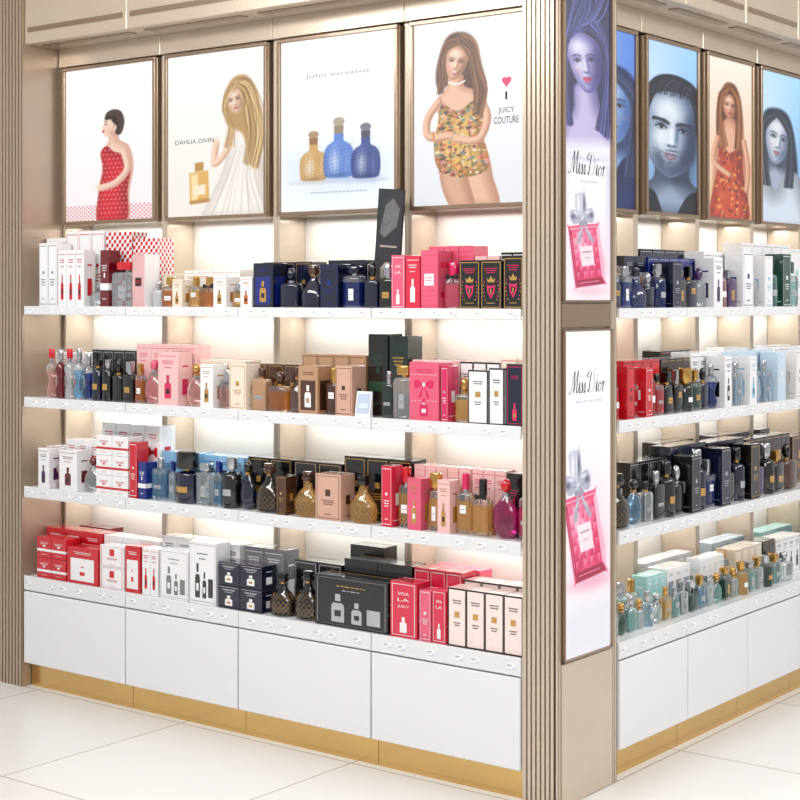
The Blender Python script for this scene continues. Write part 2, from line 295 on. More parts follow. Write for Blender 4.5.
def portrait(W,Hh,bg,sk,sh,hair,x,y,r,body,long=False,lip=(120,80,100),man=False,tilt=-5,hl=None,yaw=0):
    c=Cv(W,Hh,bg,.6); c.grad(tuple(min(255,v+50) for v in bg),bg); hl=hl or mixc(hair,(255,255,255),.35)
    c.g(W*.15,Hh*.3,W*.5,Hh*.4,(225,236,248),.6)
    if long: c.blob([(x-r*.6,y-r*1.35),(x+r*.6,y-r*1.35),(x+r*1.15,y-r*.2),(x+r*1.35,y+r*1.8),(x+r*.8,y+r*2.6),(x-r*.9,y+r*2.4),(x-r*1.2,y+r),(x-r*1.1,y-r*.3)],hair,4)
    c.body([(x-r*.5,y+r*.5),(x+r*.5,y+r*.5),(x+r*.56,y+r*1.3),(x+r*1.3,y+r*1.75),(x+r*1.6,Hh+9),(x-r*1.6,Hh+9),(x-r*1.4,y+r*1.75),(x-r*.56,y+r*1.3)],mixc(sk,sh,.45),mixc(sh,(0,0,0),.4),2,r*.6,.85)
    c.body([(x-r*1.5,y+r*1.8),(x-r*.6,y+r*1.6),(x-r*.1,y+r*2.5),(x+r*.6,y+r*1.6),(x+r*1.6,y+r*1.9),(x+r*2.4,Hh+12),(x-r*2.4,Hh+12)],body,mixc(body,(0,0,0),.6),2,r)
    c.g(x+r*.1,y+r*1.25,r*.5,r*.22,mixc(sh,(0,0,10),.65),.75)
    if man:
        for e in(-1,1): c.ell(x+e*r*.76,y+r*.05,r*.09,r*.2,mixc(sk,sh,.6),0,1)
        c.blob([(x-r*.8,y-r*.1),(x-r*.86,y-r*.8),(x-r*.5,y-r*1.35),(x+r*.1,y-r*1.5),(x+r*.7,y-r*1.3),(x+r*.88,y-r*.75),(x+r*.8,y-r*.1)],hair,1.8)
    face(c,x,y,r,sk,mixc(hair,(10,10,20),.6),lip,tilt,sh,yaw,man)
    cols=[hl,mixc(hair,(0,0,0),.4),hair]
    if man:
        c.blob([(x-r*.76,y-r*.1),(x-r*.82,y-r*.8),(x-r*.4,y-r*1.25),(x+r*.3,y-r*1.25),(x+r*.82,y-r*.85),(x+r*.76,y-r*.1),(x+r*.68,y-r*.55),(x+r*.5,y-r*.95),(x,y-r*1.04),(x-r*.45,y-r*.93),(x-r*.66,y-r*.55)],hair,1.6)
        c.hair([(x-r*.55,y-r*.95),(x-r*.55,y-r*1.12),(x-r*.2,y-r*1.42)],[(x+r*.6,y-r*.92),(x+r*.7,y-r*1.15),(x+r*.75,y-r*1.25)],80,cols,.6)
        for s_ in(-1,1): c.hair([(x+s_*r*.8,y-r*.8),(x+s_*r*.8,y-r*.4),(x+s_*r*.75,y)],[(x+s_*r*.66,y-r*.8),(x+s_*r*.7,y-r*.4),(x+s_*r*.72,y)],20,cols,.6)
        st=mixc(sh,hair,.65)
        c.g(x-r*.38,y+r*.8,r*.18,r*.3,st,.6,-25); c.g(x+r*.4,y+r*.75,r*.22,r*.34,st,.7,25); c.g(x,y+r*1.02,r*.32,r*.14,st,.6); c.g(x,y+r*.54,r*.2,r*.035,st,.6)
        for i in range(260):
            a_=c.r.uniform(-.6,.6); b_=c.r.uniform(.5,1.15)
            if b_<1.2-.9*abs(a_) and not(abs(a_)<.25 and .58<b_<.8): c.bl(np.clip(1-np.hypot(c.X-(x+r*a_),c.Y-(y+r*b_)),0,1)*.4,st)
        c.g(x+r*.6,y+r*.1,r*.22,r*.8,mixc(sh,(10,16,40),.6),.7)
    else:
        c.hair([(x,y-r*1.4),(x-r*.9,y-r*.8),(x-r*1.05,y+r*.4),(x-r*.9,y+r*2.3)],[(x,y-r*1.1),(x-r*.66,y-r*.4),(x-r*.7,y+r*.5),(x-r*.4,y+r*2.3)],70,cols,.9)
        c.hair([(x,y-r*1.4),(x+r*.95,y-r*.8),(x+r*1.2,y+r*.4),(x+r*1.1,y+r*2.3)],[(x,y-r*1.1),(x+r*.66,y-r*.4),(x+r*.7,y+r*.5),(x+r*.5,y+r*2.3)],70,cols,.9)
    return c
def cvfull():
    c=Cv(50,160,(236,214,196)); c.grad((252,240,226),(226,180,142)); sk=(226,172,138); sd=(150,88,60)
    c.blob([(13,40),(20,24),(31,24),(38,42),(40,80),(32,92),(14,88),(10,66)],(92,46,26),3)
    c.body([(20,60),(31,60),(42,80),(44,162),(8,162),(9,86)],sk,sd,2,10)
    m=c.body([(14,88),(25,94),(38,86),(40,112),(46,164),(4,164),(10,116)],(196,74,44),(96,20,16),2,10); face(c,25,46,10.5,sk,sh=sd,tilt=5)
    cols=[(240,180,90),(110,26,24),(226,120,60),(60,40,50)]
    for i in range(160):
        x=c.r.uniform(4,46); y=c.r.uniform(88,162); c.bl(m*np.clip(1.6-np.hypot(c.X-x,(c.Y-y)/1.4),0,1)*.7,cols[i%4])
    hc=[(150,90,50),(66,32,18),(186,120,70)]
    c.hair([(25,24),(14,34),(11,56),(10,90)],[(25,29),(18,38),(16,56),(22,88)],40,hc,.8,.6,2,1); c.hair([(25,24),(37,36),(40,58),(40,92)],[(25,29),(31,38),(33,56),(30,88)],40,hc,.8,.6,2,1)
    c.limb([(11,80),(7,104),(24,116)],5.5,sk,sd); c.limb([(41,80),(46,106),(44,130)],5.5,sk,sd)
    return c
def miss(c,x,y,w,h,tl=-5):
    T=math.radians(tl)
    def q(a,b): a*=w;b*=-h; return (x+a*math.cos(T)-b*math.sin(T),y+a*math.sin(T)+b*math.cos(T))
    c.g(x,y-h*.3,w*.7,h*.42,(250,196,214),.5)
    c.poly(spl([q(-.5,.03),q(-.46,0),q(.46,0),q(.5,.03),q(.5,.58),q(.46,.61),q(-.46,.61),q(-.5,.58)],2),(232,70,116),1.4,.96)
    c.poly([q(-.4,.09),q(.4,.09),q(.4,.55),q(-.4,.55)],(238,92,134),3)
    c.g(*q(-.18,.42),w*.24,h*.1,(255,206,218),.8,tl-20); c.g(*q(.25,.2),w*.22,h*.13,(208,14,80),.8,tl); c.g(*q(-.3,.14),w*.16,h*.08,(190,10,70),.7)
    for k in range(7):
        for j in range(8):
            A,B=-.4+k*.114,.09+j*.0575
            if (k+j)%2: c.poly([q(A,B),q(A+.114,B),q(A+.114,B+.0575)],(196,12,76),.9,.42)
            else: c.poly([q(A,B),q(A,B+.0575),q(A+.114,B+.0575)],(255,200,216),.9,.42)
    c.poly([q(-.5,.02),q(-.41,.08),q(-.41,.55),q(-.5,.6)],(176,12,66),1.2,.85); c.poly([q(.5,.02),q(.41,.08),q(.41,.55),q(.5,.6)],(255,206,220),1.2,.85); c.poly([q(-.49,0),q(.49,0),q(.41,.07),q(-.41,.07)],(150,8,54),1.4,.85); c.line([q(-.36,.04),q(.3,.035)],w*.03,(255,180,200),1.2,.8)
    c.line([q(-.44,.58),q(.44,.585)],w*.025,(255,240,244),1,.9); c.line([q(-.455,.1),q(-.455,.52)],w*.02,(255,150,180),1,.7)
    c.poly([q(-.22,.2),q(.22,.2),q(.22,.4),q(-.22,.4)],(252,234,238),1.2,.94); c.line([q(-.14,.34),q(.14,.34)],w*.03,(90,60,90),.8,.8); c.line([q(-.08,.28),q(.08,.28)],w*.018,(90,60,90),.8,.6)
    c.poly([q(-.14,.61),q(.14,.61),q(.14,.69),q(-.14,.69)],(140,142,158),1); c.poly(spl([q(-.17,.71),q(.17,.71),q(.17,.88),q(.12,.93),q(-.12,.93),q(-.17,.88)],2),(200,203,216),1)
    c.g(*q(-.08,.82),w*.04,h*.09,(255,255,255),.95); c.g(*q(.11,.82),w*.045,h*.09,(80,82,104),.85); c.g(*q(.04,.82),w*.02,h*.08,(240,242,248),.8)
    for e in(-1,1):
        c.blob([q(0,.675),q(e*.14,.75),q(e*.34,.77),q(e*.4,.7),q(e*.32,.63),q(e*.14,.635)],(180,182,200),1)
        c.g(*q(e*.3,.7),w*.07,h*.025,(70,72,98),.85); c.g(*q(e*.2,.735),w*.09,h*.012,(250,250,255),.9,e*-20); c.line([q(e*.04,.67),q(e*.22,.685)],w*.015,(80,82,104),.8,.7)
        c.blob([q(e*.02,.66),q(e*.13,.57),q(e*.28,.45),q(e*.2,.43),q(e*.06,.54)],(168,170,190),1,.95); c.g(*q(e*.13,.54),w*.02,h*.05,(240,240,248),.7,e*-30)
    c.ell(*q(0,.67),w*.055,h*.026,(222,224,236)); c.g(*q(.02,.66),w*.03,h*.014,(110,112,134),.7)
def cvp1():
    c=Cv(56,320,(240,240,246),.7); c.grad((40,60,150),(246,244,248))
    c.poly([(0,172),(56,164),(56,320),(0,320)],(248,246,250),16)
    c.blob([(-6,-10),(62,-10),(64,60),(58,116),(46,150),(34,140),(24,150),(2,146),(-6,90)],(28,26,76),7)
    c.body([(14,98),(36,96),(44,120),(56,140),(58,170),(0,172),(2,140),(12,124)],(196,184,222),(80,68,144),4,12)
    face(c,27,72,26,(206,204,232),(18,16,46),(214,34,92),-12,(78,72,152),yaw=-.1)
    c.g(44,70,12,40,(34,34,100),.6)
    hc=[(80,84,160),(20,18,54),(110,130,210),(40,36,92)]
    c.hair([(30,20),(8,40),(-2,80),(2,140)],[(30,36),(9,50),(4,80),(9,140)],70,hc,1,.6,2,1.5)
    c.hair([(26,10),(50,34),(58,80),(54,150)],[(28,38),(46,52),(50,84),(38,140)],90,hc,1,.6,2,1.5)
    c.hair([(0,0),(10,10),(6,30),(0,60)],[(56,0),(48,16),(40,26),(20,36)],80,hc,1,.6,2)
    c.poly([(-5,160),(61,152),(61,176),(-5,180)],(246,244,250),14,.9)
    miss(c,32,305,36,104,-8); c.g(31,311,24,5,(240,190,206),.7); return c
def cvp2():
    c=Cv(56,335,(246,246,250),.7); c.grad((253,253,255),(236,236,242))
    c.g(32,262,26,8,(240,160,186),.85); miss(c,32.5,257,38,146,-9)
    c.poly([(0,290),(56,285),(56,335),(0,335)],(226,226,234),16,.8); return c
blk=M('print_black',(24,22,26),.6); gry=M('print_grey',(70,72,84),.6); nav=M('print_navy',(30,40,90),.6); pale=M('print_pale_grey',(140,146,162),.6); scr=M('print_script_black',(36,34,42),.6)
def lightbox(sd,s0,s1,y,z0,z1,cv,dep,label,texts=(),fr=.014,group='backlit posters above the shelves'):
    w=s1-s0; h=z1-z0; m=MB(); m.cbox(-w/2,w/2,.006,dep,0,h,.003)
    loc,rz=side(sd,(s0+s1)/2,y,z0)
    o=ob('light_box_poster',m.build('lb',[wood2]),None,loc,rz,label,'poster',group)
    m=MB()
    for a in((-w/2,w/2,0,fr),(-w/2,w/2,h-fr,h),(-w/2,-w/2+fr,fr,h-fr),(w/2-fr,w/2,fr,h-fr)): m.cbox(a[0],a[1],-.008,.008,a[2],a[3],.002)
    ob('poster_frame',m.build('fr',[wood2]),o)
    ob('poster_print',printmesh(cv,w-2*fr,h-2*fr),o,(0,.002,fr))
    if texts:
        m=MB()
        for (t,x,yy,tw,mi,shr,th) in texts:
            sx=(w-2*fr)/cv.W; sz=(h-2*fr)/cv.H
            if t=='@': addscript(m,(x-cv.W/2)*sx,0,fr+(cv.H-yy)*sz,tw*sx,mi)
            else: addtext(m,t,(x-cv.W/2)*sx,0,fr+(cv.H-yy)*sz,tw*sx,mi,th*sz if th else None,shr)
        ob('poster_lettering',m.build('lt',[blk,gry,nav,pale,scr]),o,(0,-.0005,0))
    return o
# ------------------------------------------------------------ setting
fm=bpy.data.materials.new('floor_tile'); fm.use_nodes=True; nt=fm.node_tree; b=nt.nodes['Principled BSDF']
br=nt.nodes.new('ShaderNodeTexBrick'); br.offset=0; br.inputs['Scale'].default_value=1
br.inputs['Brick Width'].default_value=.8; br.inputs['Row Height'].default_value=.8; br.inputs['Mortar Size'].default_value=.004
br.inputs['Color1'].default_value=(*lin((238,237,235)),1); br.inputs['Color2'].default_value=(*lin((234,233,231)),1); br.inputs['Mortar'].default_value=(*lin((192,188,184)),1)
tc=nt.nodes.new('ShaderNodeTexCoord'); nt.links.new(tc.outputs['Object'],br.inputs['Vector']); nt.links.new(br.outputs['Color'],b.inputs['Base Color']); b.inputs['Roughness'].default_value=.25
m=MB(); m.box(-5.5,5.5,-6,5.5,-.05,0); ob('floor',m.build('floor',[fm]),kind='structure')
m=MB(); m.box(-5.5,5.5,-6,5.5,2.95,3.0); ob('ceiling',m.build('ceiling',[M('ceiling_paint',(240,238,234),.8,noise=.02)]),kind='structure')
wp=M('wall_paint',(214,206,196),.7,noise=.03)
m=MB(); m.box(-5.5,-2.675,.12,.2,0,2.95); ob('wall_left',m.build('wl',[wp]),kind='structure')
m=MB(); m.box(-.2,-.12,2.76,5.5,0,2.95); ob('wall_right',m.build('wr',[wp]),kind='structure')
# pillar
def fl(a,b_,n,dep=.008):
    P=[]; p=(b_-a)/n
    for i in range(n):
        x=a+i*p; P+=[(x+p*.12,0),(x+p*.74,0),(x+p*.78,dep),(x+p*1.08,dep)]
    return P[:-1]+[(b_-.0005,dep)]
pts=[(-.12,.365)]+[(-.12,0)]+[(x,y) for x,y in fl(-.12,-.004,7)]+[(0,0)]
pts+=[(-y,x) for x,y in fl(.003,.03,2)]+[(-.012,.032),(-.012,.328)]+[(-y,x) for x,y in fl(.33,.364,3)]+[(0,.365)]
m=MB(); k=len(pts)
for z in(0,2.948): m.v+=[(x,y,z) for x,y in pts]
for i in range(k):
    j=(i+1)%k; m.f.append([i,j,j+k,i+k])
    a,b2=pts[i],pts[j]; g=(a[1]>.005 and b2[1]>.005 and abs(a[0])<.119 and a[1]<.009) or (a[0]<-.005 and a[0]>-.009 and b2[0]<-.005)
    m.m.append(1 if g else 0)
m.f.append(list(range(k))[::-1]); m.m.append(0); m.f.append([k+i for i in range(k)]); m.m.append(0)
pil=ob('corner_pillar',m.build('pillar',[wood,darkb]),label='fluted beige corner pillar joining the two shelving runs',cat='pillar')
m=MB(); m.cbox(-.011,.003,.031,.329,H-.095,H-.02,.002); ob('pillar_band',m.build('pb',[wood2]),pil,label='bronze cross band between the two posters')
m=MB(); m.cbox(-.011,.003,.031,.329,0,H-1.115,.002); ob('pillar_base_panel',m.build('pb',[wood]),pil)
lightbox('R',.034,.326,-.0045,H-.015,H+.95,cvp1(),.0155,'tall backlit poster of dark-haired woman and pink perfume bottle',[('@',28,190,46,4,0,0),('EAU DE PARFUM',29,198,22,3,0,2.4)],fr=.006,group='posters on the pillar')
lightbox('R',.034,.326,-.0045,H-1.11,H-.1,cvp2(),.0155,'tall backlit poster of square pink perfume bottle with silver bow',[('@',28,64,45,4,0,0),('ABSOLUTELY BLOOMING',29,74,32,3,0,2.6)],fr=.006,group='posters on the pillar')
# end pilaster
m=MB(); P=[(-2.67,.36),(-2.67,-.01)]+[(x,y-.01) for x,y in fl(-2.665,-2.485,9)]+[(-2.483,-.01),(-2.483,.36)]
k=len(P)
for z in(0,2.948): m.v+=[(x,y,z) for x,y in P]
for i in range(k):
    j=(i+1)%k; m.f.append([i,j,j+k,i+k]); m.m.append(1 if -.004<P[i][1]<.0 and P[j][1]<.0 and P[j][1]>-.004 else 0)
m.f.append(list(range(k))[::-1]); m.m.append(0); m.f.append([k+i for i in range(k)]); m.m.append(0)
ob('end_pilaster',m.build('ep',[M('pilaster_lacquer',(182,162,142),.28,.45,0,.3,0,.05,6),darkb]),label='fluted bronze pilaster closing the end of the shelving run',cat='pillar')
# ------------------------------------------------------------ shelving
LB=[-2.48,-1.89,-1.31,-.71,-.122]; RB=[.37+.47*i for i in range(6)]
ST=[H-.04,H-.40,H-.755,H-1.11]; LT=[.03,.037,.04,.052]; DEP=.35
ln=['top','second','third','bottom']
def arealight(name,sd,s,y,z,sx,sy,e,tilt,col=(1,.995,.985)):
    l=bpy.data.lights.new(name,'AREA'); l.shape='RECTANGLE'; l.size=sx; l.size_y=sy; l.energy=e; l.color=col
    o=bpy.data.objects.new(name,l); SC.collection.objects.link(o)
    loc,rz=side(sd,s,y,z); o.location=loc; o.rotation_euler=(math.radians(tilt),0,rz); return o
def tagm():
    m=MB(); m.cbox(-.017,.017,-.002,0,-.0085,.0085,.0008,0); m.box(-.014,.003,-.0026,-.002,.002,.005,1); m.box(-.014,-.003,-.0026,-.002,-.0015,0,1); m.box(.004,.014,-.0026,-.002,-.006,-.002,2)
    return m.build('tag',[tagw,tagg,tagb])
TM=tagm()
for sd,B in(('L',LB),('R',RB)):
    for bi in range(len(B)-1):
        s0,s1=B[bi],B[bi+1]; w=s1-s0; cs=(s0+s1)/2
        loc,rz=side(sd,cs,0,0)
        m=MB(); m.cbox(-w/2+.001,w/2-.001,DEP-.011,DEP,ST[3]+.001,H+1.0,.001)
        ob('back_panel',m.build('bp',[backm]),None,loc,rz,'cream lacquered back panel behind the shelves','panel','back panels behind the shelves')
        for a,b2 in((-w/2+.0005,-w/2+.016),(w/2-.016,w/2-.0005)):
            m=MB(); m.cbox(a-(a+b2)/2,b2-(a+b2)/2,.195,DEP-.0125,ST[3]+.002,H+1.0,.002)
            l2,_=side(sd,cs+(a+b2)/2,0,0)
            ob('upright_panel',m.build('up',[wood]),None,l2,rz,'narrow champagne-beige upright between shelving bays','panel','uprights between the bays')
        m=MB(); m.cbox(-w/2+.0005,w/2-.0005,0,DEP,H+1.005,2.946,.003); m.box(-w/2+.02,w/2-.02,-.003,0,H+1.05,H+1.07,1); m.box(-w/2+.04,w/2-.04,.05,.09,H+1.002,H+1.005,1)
        m.cbox(-w/2+.001,w/2-.001,.172,.182,H+.93,H+1.006,.002)
        ob('canopy',m.build('cn',[wood,wood2]),None,loc,rz,'champagne-beige canopy section above the backlit posters','canopy','canopy sections above the posters')
        m=MB(); m.cbox(-w/2+.001,w/2-.001,.012,DEP,.095,ST[3]-.057,.002)
        cab=ob('base_cabinet',m.build('cb',[whitel]),None,loc,rz,'white gloss base cabinet on gold plinth under the shelves','cabinet','base cabinets under the shelves')
        m=MB(); m.cbox(-w/2+.003,w/2-.003,-.008,.0115,.098,ST[3]-.058,.003); ob('drawer_front',m.build('df',[whitel]),cab)
        m=MB(); m.box(-w/2+.001,w/2-.001,.035,.05,.0,.0945); ob('plinth',m.build('pl',[goldm]),cab,label='gold metal plinth')
        for q in range(4):
            z=ST[q]; t=LT[q]
            m=MB(); y1=DEP-.0125
            m.box(-w/2+.001,w/2-.001,.004,.1945,z-.022,z,0); m.box(-w/2+.017,w/2-.017,.1945,y1,z-.022,z,0)
            if q==3: m=MB(); m.box(-w/2+.001,w/2-.001,.004,DEP,z-.056,z,0)
            l2,_=side(sd,cs,0,0)
            sh=ob('display_shelf',m.build('sh',[shelfm]),None,l2,rz,f'white display shelf with clear price rail, {ln[q]} tier','shelf','display shelves')
            m=MB(); m.cbox(-w/2+.0015,w/2-.0015,-.006,.0035,z-t,z+.004,.0015); ob('price_rail',m.build('prl',[railm]),sh)
            n=6 if sd=='L' else 5
            for k in range(n):
                ob('price_tag',TM,sh,(-w/2+w*(k+.5+.22*math.sin(k*2.3+q*1.7+bi))/n,-.0062,z-t/2+.001))
            if q<3:
                m=MB(); m.cbox(-w/2+.03,w/2-.03,.27,.285,z-.028,z-.0222,.001); ob('led_strip',m.build('led',[ledm]),sh)
                if sd=='L': arealight('shelf_light',sd,cs,.275,z-.03,w-.08,.05,.8,0)
        if sd=='L': arealight('top_shelf_light',sd,cs,.28,H+.28,w-.08,.05,.8,0)
for q in range(3): arealight('shelf_light','R',1.55,.275,ST[q]-.03,2.2,.05,2.9,0)
arealight('top_shelf_light','R',1.55,.28,H+.28,2.2,.05,2.9,0)
# light boxes
Z0,Z1=H+.29,H+.925
def L4(i): return (LB[i]+.026,LB[i+1]-.026)
lightbox('L',*L4(0),.175,Z0,Z1,cv1(),.15,'backlit poster of side-on woman in red dotted outfit')
lightbox('L',*L4(1),.175,Z0,Z1,cv2(),.15,'backlit poster of blonde woman in pale dress with gold bottle',[('DAHLIA DIVIN',28,90,40,1,0,4.5)])
lightbox('L',*L4(2),.175,Z0,Z1,cv3(),.15,'backlit poster of three woven perfume bottles',[('john varvatos',57,38,62,3,0,5)])
lightbox('L',*L4(3),.175,Z0,Z1,cv4(),.15,'backlit poster of smiling brunette woman in patterned dress',[('I',97,86,2,0,0,8),('JUICY',97,99,16,0,0,7),('COUTURE',97,110,25,0,0,7)])
R4=lambda i:(RB[i]+.03,RB[i+1]-.03)
lightbox('R',*R4(0),.175,Z0,Z1,portrait(56,170,(40,90,176),(170,200,236),(60,100,170),(16,34,90),32,74,28,(20,40,100),True),.15,'backlit blue-toned portrait poster of woman')
lightbox('R',*R4(1),.175,Z0,Z1,portrait(56,165,(110,160,210),(214,224,236),(56,80,122),(16,20,40),28,84,37,(12,18,40),False,(136,110,130),True,4),.15,'backlit blue-toned close-up poster of stubbled man')
lightbox('R',*R4(2),.175,Z0,Z1,cvfull(),.15,'backlit warm-toned poster of brown-haired woman')
lightbox('R',*R4(3),.175,Z0,Z1,portrait(56,160,(120,170,210),(214,216,224),(96,116,150),(22,30,52),22,70,22,(206,216,230),True,(150,90,110),False,10,yaw=.1),.15,'backlit blue-toned poster of dark-haired woman in white')
lightbox('R',*R4(4),.175,Z0,Z1,cv2(),.15,'backlit cream poster of blonde woman')
# ------------------------------------------------------------ products
def boxmesh(w,d,h,c,a,style):
    m=MB(); m.cbox(-w/2,w/2,-d/2,d/2,0,h,.0012,0)
    m.box(-w/2+.003,w/2-.003,d/2-.006,d/2-.005,h-.0002,h+.0006,2)
    def F(P,mi,e=.0005): m.poly([(-w/2+x*w,-d/2-e,y*h) for x,y in P],mi)
    def R(x0,y0,x1,y1,mi,e=.0005): F([(x0,y0),(x1,y0),(x1,y1),(x0,y1)],mi,e)
    def S(y0,y1,z0,z1,mi):
        for sx in(-1,1):
            P=[(sx*(w/2+.0005),-d/2+y*d,z*h) for y,z in((y0,z0),(y1,z0),(y1,z1),(y0,z1))]
            m.poly(P if sx>0 else P[::-1],mi)
    ar=w/h
    def bars(y,mi,n=2,W=.26,e=.0009):
        for i in range(n):
            x=.5-W+.05*i; k=0
            while x<.5+W-.05*i:
                l=[.05,.03,.07,.04][(k+i)%4]; R(x,y-.042*i,min(x+l,.5+W),y-.042*i+.018,mi,e); x+=l+.018; k+=1
    def pic(cx,y0,bw,bh,mb,mc,ml):
        F([(cx-bw,y0+.01),(cx-bw*.85,y0),(cx+bw*.85,y0),(cx+bw,y0+.01),(cx+bw,y0+bh*.58),(cx+bw*.7,y0+bh*.68),(cx-bw*.7,y0+bh*.68),(cx-bw,y0+bh*.58)],mb,.0008)
        R(cx-bw*.3,y0+bh*.68,cx+bw*.3,y0+bh*.75,ml,.0008); R(cx-bw*.42,y0+bh*.75,cx+bw*.42,y0+bh,mc,.0008)
        R(cx-bw*.5,y0+bh*.2,cx+bw*.5,y0+bh*.42,ml,.0011)
    st=style.split(':')[0]
    if st=='plain':
        for q in((.06,.04,.94,.05),(.06,.95,.94,.96),(.06,.05,.08,.95),(.92,.05,.94,.95)): R(*q,1)
        R(.4,.52,.6,.52+.2*ar,1); bars(.42,1,3); bars(.12,1,1,.14); S(.35,.65,.35,.55,1); S(.12,.88,.1,.11,1)
    elif st=='bottle':
        pic(.5,.13,.17,.44,1,1,2); bars(.82,1,2,.3); bars(.7,1,1,.18); S(.3,.7,.2,.5,1); S(.3,.7,.72,.75,1); R(.06,.92,.94,.93,1)
    elif st=='dots':
        for i in range(6):
            for j in range(11):
                x=.1+.155*i+(.075 if j%2 else 0); y=.06+.085*j; rx=.033
                if x<.95: F([(x+rx*math.cos(t*math.pi/3),y+rx*ar*math.sin(t*math.pi/3)) for t in range(6)],1)
        R(.22,.4,.78,.6,2,.0009); bars(.52,1,2,.2,.0013); S(.2,.8,.2,.3,1); S(.2,.8,.7,.8,1)
    elif st=='hound':
        nx=10; ny=max(8,int(10*h/w))
        for i in range(nx):
            for j in range(ny):
                if (i+j)%2==0:
                    x,y=i/nx,j/ny; u,v=1/nx,1/ny; F([(x,y),(x+u*.7,y),(x+u,y+v*.3),(x+u,y+v),(x+u*.3,y+v),(x,y+v*.7)],1)
                    if i<8 and ny<24: S(i/8,(i+.9)/8,y,y+v*.9,1)
        R(.25,.4,.75,.56,2,.0009); bars(.49,1,2,.2,.0013)
    elif st=='crest':
        for q in((.05,.04,.95,.055),(.05,.945,.95,.96),(.05,.055,.08,.945),(.92,.055,.95,.945)): R(*q,2)
        F([(.5,.22),(.66,.34),(.7,.5),(.5,.47),(.3,.5),(.34,.34)],1)
        F([(.5,.28),(.6,.36),(.61,.44),(.5,.42),(.39,.44),(.4,.36)],0,.0009); R(.47,.32,.53,.41,2,.0012)
        F([(.34,.55),(.66,.55),(.7,.64),(.6,.6),(.5,.68),(.4,.6),(.3,.64)],2)
        for s_ in(-1,1):
            for j in range(6):
                t=j/5*2.6; x=.5+s_*(.27+.1*math.sin(t)); y=.2+.36*j/5; F([(x-.03,y),(x,y-.02),(x+.03,y),(x,y+.02)],1 if j%2 else 2)
        bars(.82,1,3,.3); bars(.12,2,1,.2); S(.2,.8,.25,.5,1); S(.3,.7,.55,.66,2)
    elif st=='edge':
        for q in((0,0,1,.03),(0,.97,1,1),(0,.03,.045,.97),(.955,.03,1,.97)): R(*q,1)
        for q in((0,1,0,.03),(0,1,.97,1),(0,.05,.03,.97),(.95,1,.03,.97)): S(*q,1)
        R(.36,.5,.64,.6,2,.0009); bars(.4,1,2,.2); bars(.78,1,2,.26)
    elif st=='band':
        R(0,.3,1,.42,1); S(0,1,.3,.42,1); bars(.72,1,3,.3); R(.42,.52,.58,.6,1); bars(.14,1,1,.2)
    elif st=='bow':
        F([(.5,.62),(.3,.7),(.16,.68),(.18,.56),(.3,.55)],1); F([(.5,.62),(.7,.55),(.82,.56),(.84,.68),(.7,.7)],1); F([(.5,.62),(.3,.4),(.4,.38)],1); F([(.5,.62),(.6,.38),(.7,.4)],1)
        R(.46,.59,.54,.65,2,.0009); pic(.5,.08,.14,.3,1,1,2); bars(.86,1,2,.28); S(.3,.7,.5,.7,1)
        for i in range(8):
            for y in(.33,.78): x=.1+.114*i; R(x-.015,y,x+.015,y+.03*ar,2,.0007)
    elif st=='window':
        R(.12,.08,.88,.7,1); pic(.5,.14,.16,.46,2,2,0); bars(.86,1,2,.28); S(.15,.85,.08,.7,1)
    elif st=='duo':
        for q in((.03,.04,.97,.045),(.03,.95,.97,.955),(.03,.04,.035,.95),(.965,.04,.97,.95)): R(*q,1)
        pic(.32,.1,.09,.55,1,1,0); pic(.58,.1,.07,.42,1,1,0); R(.72,.12,.9,.42,1); bars(.8,2,1,.2); bars(.72,1,1,.12); S(.2,.8,.1,.6,1)
    elif st=='text':
        ws=style.split(':')[1].split('_')
        for i,t in enumerate(ws): addtext(m,t,0,-d/2-.0006,h*(.76-.11*i),w*.44,1,h*.055)
        for q in((.07,.04,.93,.05),(.07,.95,.93,.96),(.07,.05,.09,.95),(.91,.05,.93,.95)): R(*q,1)
        pic(.5,.09,.13,.28,1,1,2); S(.15,.85,.3,.36,1); S(.25,.75,.5,.56,1)
    third='black' if c in('white','cream','palepink','gold','blush') and a!='black' else 'white'
    if c in('black','navy') and a!='gold': third='gold'
    if st=='edge': third='gold'
    return m.build('carton',[card(c),card(a),card(third)])
PROF=dict(round=[(0,.45),(.04,.66),(.22,.95),(.45,1),(.7,.88),(.88,.52),(1,.26)],cyl=[(0,.94),(.03,1),(.5,1),(.88,1),(.95,.84),(1,.42)],
 torso=[(0,.7),(.05,.84),(.22,.94),(.42,.6),(.58,.66),(.76,1),(.88,.86),(1,.3)],flask=[(0,.8),(.04,.94),(.3,1),(.5,.96),(.7,.66),(.86,.34),(1,.3)])
